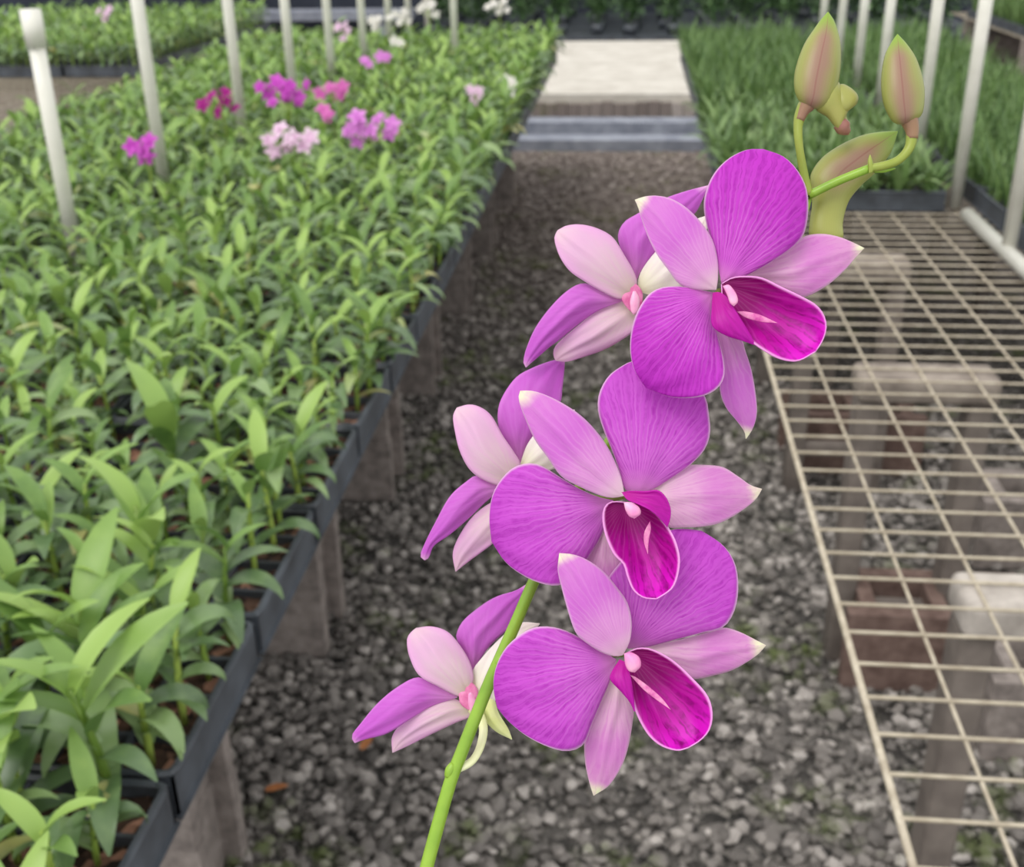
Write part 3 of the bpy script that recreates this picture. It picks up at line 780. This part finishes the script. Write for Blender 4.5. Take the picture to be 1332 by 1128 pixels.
# fallen leaves on the gravel
for u, v, rz, lb in [(345, 1028, .3, 'small orange-brown fallen leaf on gravel near the left trays'), (470, 975, 1.2, 'orange-brown fallen leaf on gravel below the lowest rear flower')]:
    V, f = leaf_data(.045, .02, 8, -5, .2, .1, 6); o = link('fallen_leaf', mesh('fallen_leaf', V, f, M['orange_leaf'])); o.location = G(u, v, .018) ; o.rotation_euler = (0, 0, rz); tag(o, lb, 'leaf')

# ================================================================ THE ORCHID SPRAY
def mk_tr(x0, y0_, s): return lambda p: (x0 + p[0] / s, y0_ + p[1] / s)
T1 = mk_tr(640, 180, 2.664); T2 = mk_tr(540, 450, 2.896); T3 = mk_tr(450, 680, 2.4218); T4 = mk_tr(1000, 0, 3.316)
def V2(p): return Vector((p[0], p[1], 0))
def petal(name, parent, tr, base, left, tip, right, depth, mat, bulge=.003, tipd=.002, cup=.0, ruf=.0006, ridge=.0, based=.0, shear=0.0, ns=30, nt=18, thick=.00035, seed=0):
    """blade between its two real edges, cupped, ruffled and reflexed in depth"""
    bl = [V2(tr(p)) for p in [base] + left + [tip]]; br = [V2(tr(p)) for p in [base] + right + [tip]]
    A = catmull(bl, ns); Bc = catmull(br, ns); rnd = random.Random(seed + int(depth * 1e5)); ph = rnd.uniform(0, 6); ph2 = rnd.uniform(0, 6)
    b0 = V2(tr(base)); tp = V2(tr(tip)); ax = (tp - b0); Lh = ax.length; ax0 = math.atan2(ax.y, ax.x)
    vs = []; uvs = []; fan = []
    for i in range(ns):
        s = i / (ns - 1)
        for j in range(nt):
            t = -1 + 2 * j / (nt - 1); p = A[i].lerp(Bc[i], (t + 1) / 2); sn = math.sin(PI * s)
            d = depth + based * (1 - s) ** 2 + tipd * s ** 2.5 - bulge * sn + cup * t * t * sn + shear * t * sn + ruf * abs(t) ** 2 * math.sin(7 * s + 2.1 * (1 if t > 0 else -1) + ph) * sn \
                + ruf * .35 * math.sin(9 * t + 5 * s + ph2) * sn - ridge * math.exp(-(t / .16) ** 2) * sn
            vs.append(P(p.x, p.y, d)); uvs.append(((t + 1) / 2, s))
            dv = p - b0; an = math.atan2(dv.y, dv.x) - ax0
            an = (an + PI) % (2 * PI) - PI
            fan.append((an if dv.length > 1 else 0.0, dv.length / Lh))
    fs = [(i * nt + j, i * nt + j + 1, (i + 1) * nt + j + 1, (i + 1) * nt + j) for i in range(ns - 1) for j in range(nt - 1)]
    me = mesh(name, vs, fs, mat)
    for nm, dat in (('st', uvs), ('fan', fan)):
        lay = me.uv_layers.new(name=nm)
        for lp in me.loops: lay.data[lp.index].uv = dat[lp.vertex_index]
    o = link(name, me, parent); md = o.modifiers.new('thickness', 'SOLIDIFY'); md.thickness = thick; md.offset = 0
    return o
def solid(name, parent, tr, base, left, tip, right, depth, mat, k=.8, dz=0.0, ns=26, n=18, groove=0.0):
    """closed rounded body whose sides follow the two edges (buds, spurs, column)"""
    A = catmull([V2(tr(p)) for p in [base] + left + [tip]], ns); Bc = catmull([V2(tr(p)) for p in [base] + right + [tip]], ns)
    vs = []; uvs = []
    for i in range(ns):
        s = i / (ns - 1); mid = (A[i] + Bc[i]) / 2; hw = (Bc[i] - A[i]) / 2; R_ = hw.length / F * depth * k
        for j in range(n):
            a = 2 * PI * j / n; c = math.cos(a); q = mid + hw * c
            rr = 1.0 - (groove if abs(c) < .3 else 0)
            vs.append(P(q.x, q.y, depth + dz * s - R_ * math.sin(a) * rr)); uvs.append(((c + 1) / 2, s))
    fs = [(i * n + j, i * n + (j + 1) % n, (i + 1) * n + (j + 1) % n, (i + 1) * n + j) for i in range(ns - 1) for j in range(n)]
    me = mesh(name, vs, fs, mat); lay = me.uv_layers.new(name='st')
    for lp in me.loops: lay.data[lp.index].uv = uvs[lp.vertex_index]
    return link(name, me, parent)
def rod(name, parent, pts, rad, mat, n=12, m=24):
    """pts: (u, v, depth); rad in metres, a number or a list"""
    P3 = catmull([P(*p) for p in pts], m)
    if hasattr(rad, '__len__'):
        rr = [float(np.interp(i / (m - 1), np.linspace(0, 1, len(rad)), rad)) for i in range(m)]
    else: rr = rad
    vs, fs = tube_data(P3, rr, n); return link(name, mesh(name, vs, fs, mat), parent)

spray = empty('orchid_spray', (0, 0, 0)); tag(spray, 'violet-pink orchid spray with open flowers and buds on one green stem', 'orchid')
PT = M['petal']; PD = M['petal_deep']; SE = M['sepal']; SP = M['sepal_pale']
def flower(label):
    e = empty('flower', (0, 0, 0), 0, spray); e['label'] = label; return e

# ---- top front flower
f = flower('topmost open flower, its lip pointing lower right'); D = .312
petal('petal', f, T1, (795, 500), [(780, 430), (755, 340), (737, 260), (738, 200), (765, 130), (815, 75), (880, 42)], (940, 39),
      [(850, 490), (910, 460), (980, 420), (1048, 372), (1080, 330), (1094, 260), (1090, 180), (1060, 115), (1010, 65)], D + .001, PD, .0045, .002, .003, .0010)
petal('petal', f, T1, (768, 536), [(700, 522), (640, 514), (580, 520), (540, 545), (508, 592), (488, 645), (479, 705), (483, 765), (500, 815)], (535, 864),
      [(762, 590), (770, 645), (785, 700), (800, 760), (805, 820), (785, 862), (740, 890), (680, 899), (612, 893)], D - .001, PD, .006, .001, .002, .0012, based=.004)
petal('sepal', f, T1, (776, 524), [(700, 522), (650, 505), (610, 455), (570, 400), (540, 340), (516, 270), (507, 238)], (496, 214),
      [(782, 480), (780, 420), (762, 350), (722, 290), (672, 240), (620, 210), (570, 200), (530, 203)], D + .0005, SE, .004, .003, .002, .0005, .0008)
petal('sepal', f, T1, (775, 590), [(768, 650), (778, 720), (792, 790), (790, 870), (810, 930), (850, 980), (875, 1015)], (880, 1040),
      [(820, 640), (862, 690), (876, 735), (897, 800), (912, 880), (917, 950), (904, 1002)], D + .006, SE, .003, .004, .002, .0005, .0008)
petal('sepal', f, T1, (830, 490), [(900, 455), (960, 415), (1020, 385), (1080, 342), (1140, 332), (1200, 342), (1250, 362)], (1289, 381),
      [(900, 500), (980, 525), (1040, 545), (1085, 549), (1160, 510), (1220, 458), (1260, 412)], D + .007, SP, .003, .004, .002, .0005, .0006)
petal('lip', f, T1, (795, 505), [(830, 484), (875, 478), (935, 484), (1000, 515), (1070, 548), (1122, 577), (1150, 612), (1159, 652), (1148, 695)], (1122, 738),
      [(800, 560), (830, 610), (865, 660), (900, 705), (950, 740), (1000, 765), (1060, 771)], D - .004, M['lip'], -.003, -.003, -.006, .0012, based=.004)
petal('lip_side_lobe', f, T1, (766, 536), [(762, 590), (764, 650), (810, 682), (860, 698)], (912, 716),
      [(790, 535), (815, 553), (840, 592), (870, 640), (895, 682)], D - .0075, M['lip_side'], .003, .002, .001, .0003, based=.005)
solid('column', f, T1, (800, 512), [(815, 545), (824, 570)], (838, 582), [(822, 508), (846, 538), (852, 566)], D - .009, M['column'], .7)
solid('callus', f, T1, (848, 600), [(880, 622), (930, 636)], (990, 640), [(880, 600), (930, 612)], D - .0052, M['callus'], .3)
# ---- middle front flower
f = flower('middle open flower, deep cupped lip pointing down'); D = .322
petal('petal', f, T2, (840, 556), [(790, 540), (772, 480), (745, 400), (712, 320), (690, 245), (694, 180), (725, 120), (770, 83), (830, 56)], (920, 60),
      [(890, 542), (960, 500), (1030, 452), (1088, 392), (1110, 330), (1106, 260), (1088, 185), (1010, 100)], D + .002, PT, .005, .003, .003, .001)
petal('petal', f, T2, (745, 582), [(690, 570), (620, 540), (545, 495), (480, 455), (430, 443), (370, 460), (320, 510), (290, 570), (281, 650)], (289, 735),
      [(722, 645), (700, 715), (650, 800), (600, 868), (540, 902), (470, 893), (400, 860), (340, 812)], D + .002, PT, .006, .002, .002, .0012, based=.003)
petal('sepal', f, T2, (785, 565), [(740, 572), (690, 560), (610, 525), (550, 490), (500, 420), (450, 350), (410, 260), (391, 200)], (397, 170),
      [(782, 525), (762, 460), (720, 375), (662, 300), (600, 245), (520, 198), (450, 172)], D - .001, SE, .004, .002, .002, .0005, .0008)
petal('sepal', f, T2, (725, 660), [(690, 710), (650, 770), (636, 800), (650, 860), (700, 920), (755, 985)], (790, 1010),
      [(740, 730), (775, 800), (800, 850), (822, 900), (832, 960)], D + .005, SP, .002, .003, .001, .0004, .0005)
petal('sepal', f, T2, (880, 560), [(930, 500), (980, 470), (1030, 450), (1100, 450), (1160, 458), (1220, 495), (1262, 525)], (1305, 539),
      [(905, 610), (930, 650), (955, 683), (1010, 683), (1080, 680), (1150, 665), (1220, 627), (1280, 580)], D + .004, SP, .003, .003, .002, .0005, .0006)
petal('lip', f, T2, (795, 590), [(740, 588), (712, 612), (708, 665), (722, 725), (750, 785), (785, 822), (800, 870), (822, 920), (860, 948)], (908, 953),
      [(850, 596), (900, 625), (935, 660), (960, 695), (982, 740), (996, 800), (990, 860), (972, 908), (940, 935)], D - .007, M['lip'], -.005, -.004, -.008, .001, based=.005)
petal('lip_side_lobe', f, T2, (778, 552), [(815, 546), (870, 548), (915, 545), (945, 572), (962, 615), (960, 655)], (950, 684),
      [(800, 580), (845, 598), (890, 622), (925, 655)], D - .011, M['lip_side'], .002, .002, -.001, .0003, based=.004)
solid('column', f, T2, (786, 590), [(792, 618), (806, 642)], (826, 651), [(812, 590), (842, 606), (850, 632)], D - .012, M['column'], .7)
solid('callus', f, T2, (885, 660), [(864, 700), (862, 740)], (877, 785), [(888, 690), (880, 735)], D - .0072, M['callus'], .3)
# ---- bottom front flower
f = flower('lowest open flower facing the camera'); D = .318
petal('petal', f, T3, (890, 396), [(830, 340), (806, 270), (812, 200), (860, 130), (930, 65), (1010, 27), (1060, 20)], (1120, 27),
      [(960, 388), (1050, 365), (1130, 345), (1190, 328), (1225, 272), (1235, 200), (1225, 130), (1188, 73)], D + .008, PT, .005, .002, .003, .001)
petal('petal', f, T3, (852, 432), [(800, 400), (740, 365), (690, 340), (640, 328), (588, 332), (540, 360), (500, 400), (472, 460), (466, 520)], (478, 582),
      [(830, 500), (800, 572), (772, 640), (748, 698), (700, 719), (640, 707), (570, 672), (512, 624)], D + .001, PT, .006, .003, .002, .0012, based=.003)
petal('sepal', f, T3, (872, 416), [(845, 420), (800, 405), (742, 366), (720, 338), (700, 280), (681, 210), (668, 150)], (673, 97),
      [(894, 370), (899, 310), (885, 250), (850, 200), (810, 153), (760, 118), (715, 101)], D - .001, SE, .004, -.001, .002, .0005, .0008)
petal('sepal', f, T3, (855, 470), [(830, 500), (798, 560), (765, 630), (752, 690), (755, 760), (768, 820)], (780, 859),
      [(880, 500), (900, 545), (906, 590), (902, 630), (890, 700), (870, 762), (830, 825)], D + .006, SP, .003, .004, .002, .0005, .0008)
petal('sepal', f, T3, (905, 398), [(1000, 380), (1080, 362), (1150, 342), (1192, 331), (1240, 345), (1290, 370)], (1322, 387),
      [(960, 420), (1030, 462), (1090, 491), (1150, 482), (1220, 462), (1290, 420)], D + .0105, SP, .003, .003, .002, .0005, .0006)
petal('lip', f, T3, (885, 410), [(920, 396), (965, 400), (1030, 435), (1090, 490), (1138, 545), (1154, 600), (1146, 650), (1118, 684)], (1080, 708),
      [(888, 480), (898, 540), (915, 600), (940, 650), (965, 682), (1000, 706), (1045, 717)], D - .004, M['lip'], -.004, -.003, -.007, .0012, based=.004)
petal('lip_side_lobe', f, T3, (862, 432), [(838, 470), (834, 495), (868, 532), (895, 565)], (909, 594),
      [(885, 445), (895, 480), (903, 530)], D - .0075, M['lip_side'], .002, .001, .001, .0003, based=.003)
solid('column', f, T3, (876, 412), [(880, 448), (892, 468)], (910, 472), [(898, 408), (924, 424), (929, 452)], D - .009, M['column'], .7)
solid('callus', f, T3, (895, 480), [(935, 524), (975, 556)], (1024, 590), [(915, 488), (955, 517), (995, 553)], D - .0052, M['callus'], .3)

BP, BV, BW = M['back_pale'], M['back_violet'], M['back_white']
# ---- rear flowers, turned away
f = flower('pale rear flower behind the topmost flower'); D = .345
petal('sepal', f, T1, (490, 545), [(440, 556), (380, 530), (320, 495), (270, 460), (235, 410), (217, 350)], (228, 320), [(502, 500), (490, 460), (460, 408), (420, 346), (370, 315), (312, 300), (262, 303)], D, BP, .004, .003, .002, .0006, .001)
petal('petal', f, T1, (500, 520), [(470, 430), (445, 380), (438, 330), (460, 290), (500, 265), (560, 230), (610, 205), (680, 182)], (750, 164), [(505, 480), (540, 430), (590, 380), (650, 310), (700, 262), (718, 235)], D + .004, BV, .004, .003, .003, .0008, .0006)
petal('petal', f, T1, (460, 560), [(380, 530), (318, 503), (260, 530), (200, 590), (150, 660), (120, 730), (110, 775)], (118, 793), [(370, 595), (300, 642), (240, 692), (200, 722), (150, 765)], D + .002, BV, .004, .002, .003, .0008, .0006)
petal('sepal', f, T1, (490, 590), [(440, 558), (370, 590), (310, 640), (250, 690), (218, 725), (214, 752)], (222, 770), [(505, 640), (490, 668), (450, 697), (390, 731), (320, 756), (262, 773)], D + .004, BP, .003, .003, .002, .0006, .001)
petal('sepal', f, T1, (505, 530), [(510, 480), (530, 440), (570, 390), (630, 330), (700, 285)], (742, 270), [(560, 545), (620, 540), (670, 500), (710, 400), (745, 310)], D + .002, BW, .003, .003, .002, .0006, .0006)
solid('flower_heart', f, T1, (455, 520), [(450, 560), (480, 600)], (500, 602), [(490, 500), (520, 530), (520, 575)], D - .001, M['heart'], .2)
solid('column', f, T1, (488, 530), [(478, 565), (482, 600)], (492, 612), [(500, 532), (512, 565), (505, 600)], D - .006, M['column'], .6)
f = flower('pale rear flower behind the middle flower'); D = .350
petal('sepal', f, T2, (375, 510), [(330, 526), (270, 510), (210, 470), (170, 400), (150, 320), (144, 265)], (158, 234), [(398, 450), (372, 400), (330, 338), (290, 268), (250, 234), (205, 222)], D, BP, .004, .003, .002, .0006, .001)
petal('petal', f, T2, (395, 450), [(360, 390), (320, 330), (312, 250), (330, 190), (380, 120), (440, 85), (500, 62)], (563, 46), [(410, 410), (440, 365), (500, 305), (546, 215), (553, 165), (560, 100)], D + .004, BV, .004, .003, .003, .0008, .0006)
petal('petal', f, T2, (330, 530), [(240, 490), (190, 515), (130, 570), (80, 660), (40, 740), (21, 790)], (36, 806), [(310, 550), (260, 592), (200, 650), (130, 710), (70, 752), (52, 795)], D + .002, BV, .004, .002, .003, .0008, .0006)
petal('sepal', f, T2, (345, 590), [(290, 590), (220, 640), (170, 710), (143, 780)], (153, 849), [(360, 650), (340, 700), (295, 742), (250, 776), (200, 812)], D + .004, BP, .003, .003, .002, .0006, .001)
petal('sepal', f, T2, (395, 460), [(405, 420), (430, 360), (490, 290), (550, 250)], (600, 241), [(440, 470), (500, 470), (550, 440), (590, 340)], D + .002, BW, .003, .003, .002, .0006, .0006)
f = flower('lowest rear flower, behind the green stem'); D = .352
petal('sepal', f, T3, (385, 545), [(350, 545), (290, 515), (230, 480), (200, 420), (193, 370), (205, 347)], (222, 333), [(401, 490), (390, 440), (360, 388), (320, 344), (270, 328)], D, BP, .004, .003, .002, .0006, .001)
petal('petal', f, T3, (400, 500), [(380, 420), (355, 380), (348, 355), (370, 310), (430, 260), (480, 232), (535, 215)], (577, 190), [(408, 460), (425, 425), (460, 380), (512, 330), (545, 275), (566, 228)], D + .004, BV, .004, .003, .003, .0008, .0006)
petal('petal', f, T3, (350, 550), [(280, 510), (225, 488), (160, 520), (100, 570), (50, 630), (20, 670)], (28, 693), [(270, 577), (200, 620), (130, 663), (60, 682)], D + .002, BV, .004, .002, .003, .0008, .0006)
petal('sepal', f, T3, (392, 580), [(320, 550), (250, 580), (190, 620), (148, 670)], (147, 724), [(395, 608), (340, 632), (270, 665), (200, 700)], D + .004, BP, .003, .003, .002, .0006, .001)
petal('sepal', f, T3, (400, 545), [(400, 470), (425, 430), (480, 370), (545, 318)], (610, 318), [(430, 600), (470, 560), (490, 500), (530, 420), (570, 370)], D + .002, BW, .003, .003, .002, .0006, .0006)
petal('lip', f, T3, (410, 560), [(430, 610), (470, 655)], (522, 682), [(460, 550), (480, 600), (510, 650)], D + .001, M['cream'], .002, .002, .003, .0004)
solid('flower_heart', f, T3, (355, 530), [(360, 570), (390, 592)], (405, 585), [(385, 500), (412, 520), (415, 555)], D - .001, M['heart'], .2)
solid('column', f, T3, (385, 540), [(385, 570), (396, 605)], (405, 608), [(396, 535), (410, 565), (412, 595)], D - .005, M['column'], .6)

# ---- stem and pedicels
def t3(x, y): return T3((x, y))
SD = .338
pts = [(545, 1175), (555, 1128), (584, 1023), (598, 985), (632, 899), (648, 862), (672, 808), (694, 757), (740, 660), (800, 565), (880, 480), (960, 400), (1015, 330), (1046, 275), (1052, 254)]
o = rod('stem', spray, [(u, v, SD + (.002 if v < 700 else 0)) for u, v in pts], [.0021, .0020, .0019, .0018, .0017, .0016, .0014, .0012, .0012], M['stem'], 14, 60)
rod('stem_node', spray, [(583, 1010, SD - .0004), (585.5, 1001, SD - .0009), (590, 994, SD - .0006)], [.0012, .0015, .0011], M['stem'], 10, 8)
rod('stem_node', spray, [(646, 866, SD - .0006), (650, 859, SD - .001), (655, 852, SD - .0006)], [.001, .0015, .001], M['stem'], 10, 8)
o = rod('pedicel', spray, [t3(405, 585) + (.352,), t3(432, 640) + (.349,), t3(425, 700) + (.345,), t3(400, 748) + (.341,), t3(362, 772) + (SD + .001,), t3(345, 775) + (SD,)], [.0022, .0014, .0013, .0012, .0012], M['cream'], 10, 20); o['label'] = 'pale cream curved flower stalk'
for a, d0, b, d1 in [((935, 380), .325, (985, 372), SD + .001), ((812, 645), .334, (752, 642), SD + .001), ((810, 850), .330, (660, 842), SD + .001), ((828, 400), .350, (958, 402), SD + .001), ((672, 625), .352, (755, 636), SD + .001)]:
    rod('pedicel', spray, [a + (d0,), ((a[0] + b[0]) / 2, (a[1] + b[1]) / 2 + 6, (d0 + d1) / 2 + .004), b + (d1,)], .0011, M['pedicel_green'], 8, 12)

# ---- buds
BD = .335
def t4(x, y): return T4((x, y))
b = solid('bud', spray, T4, (175, 468), [(140, 448), (112, 395), (112, 310), (148, 200), (200, 118), (232, 75)], (256, 50), [(230, 470), (275, 440), (298, 370), (311, 280), (309, 180), (285, 95)], BD, M['bud'], .85); b['label'] = 'rosy green bud with hooked spur'
solid('bud_spur', b, T4, (200, 430), [(205, 475), (250, 505), (275, 535), (300, 562)], (348, 583), [(280, 350), (310, 365), (330, 420), (345, 470), (335, 500), (352, 545)], BD + .001, M['spur'], .8)
solid('bud_spur', b, T4, (290, 400), [(290, 470), (320, 492)], (355, 470), [(310, 362), (350, 376), (384, 410), (382, 445)], BD + .001, M['spur'], .8)
rod('bud_spur_tip', b, [t4(305, 530) + (BD + .001,), t4(330, 560) + (BD + .001,), t4(348, 572) + (BD + .001,)], [.0022, .0024, .0008], M['spur_tip'], 10, 8)
rod('pedicel', spray, [(1052.5, 254, SD), t4(150, 740) + (.337,), t4(130, 620) + (BD,), t4(128, 530) + (BD,), t4(150, 470) + (BD,), t4(165, 450) + (BD,)], [.0013, .0013, .0012, .0014, .0024], M['pedicel_green'], 10, 24)
rod('pedicel_neck', spray, [t4(131, 520) + (BD - .0003,), t4(148, 478) + (BD - .0004,), t4(168, 448) + (BD - .0004,)], [.0014, .0018, .0026], M['pedicel_rose'], 10, 8)
b = solid('bud', spray, T4, (590, 535), [(560, 538), (525, 515), (492, 440), (484, 340), (500, 240), (530, 180)], (555, 146), [(645, 512), (668, 470), (671, 370), (641, 262), (600, 195)], BD - .003, M['bud'], .85); b['label'] = 'upright rosy green closed bud'
rod('pedicel', spray, [(1052.5, 254, SD), t4(290, 785) + (SD - .002,), t4(435, 726) + (SD - .005,)], .0013, M['stem'], 10, 12)
rod('pedicel', spray, [t4(430, 728) + (SD - .005,), t4(500, 714) + (SD - .006,), t4(560, 690) + (SD - .006,), t4(605, 640) + (SD - .006,), t4(617, 580) + (SD - .006,), t4(612, 525) + (SD - .006,)], [.0013, .0013, .0013, .0014, .0017, .0018], M['pedicel_green'], 10, 24)
rod('pedicel_neck', spray, [t4(619, 600) + (SD - .0062,), t4(618, 560) + (SD - .0062,), t4(606, 518) + (SD - .0062,)], [.0016, .0020, .0026], M['pedicel_rose'], 10, 8)
petal('bract', spray, T4, (432, 745), [(428, 700), (432, 680)], (436, 668), [(452, 740), (448, 700)], SD - .006, M['pedicel_green'], .0005, 0, .0005, 0, ns=8, nt=5)
rod('bract', spray, [t4(455, 735) + (SD - .005,), t4(500, 734) + (SD - .005,), t4(545, 727) + (SD - .005,)], [.0008, .0008, .0002], M['stem'], 8, 8)
b = solid('bud', spray, T4, (245, 1045), [(178, 1025), (176, 960), (186, 890), (184, 820), (180, 755), (225, 685), (300, 630), (400, 584), (490, 568)], (557, 565), [(318, 1030), (320, 960), (345, 870), (400, 800), (455, 750), (520, 670), (545, 610)], BD + .010, M['bud_low'], .7, ns=40); b['label'] = 'large rosy green bud behind the stalks'
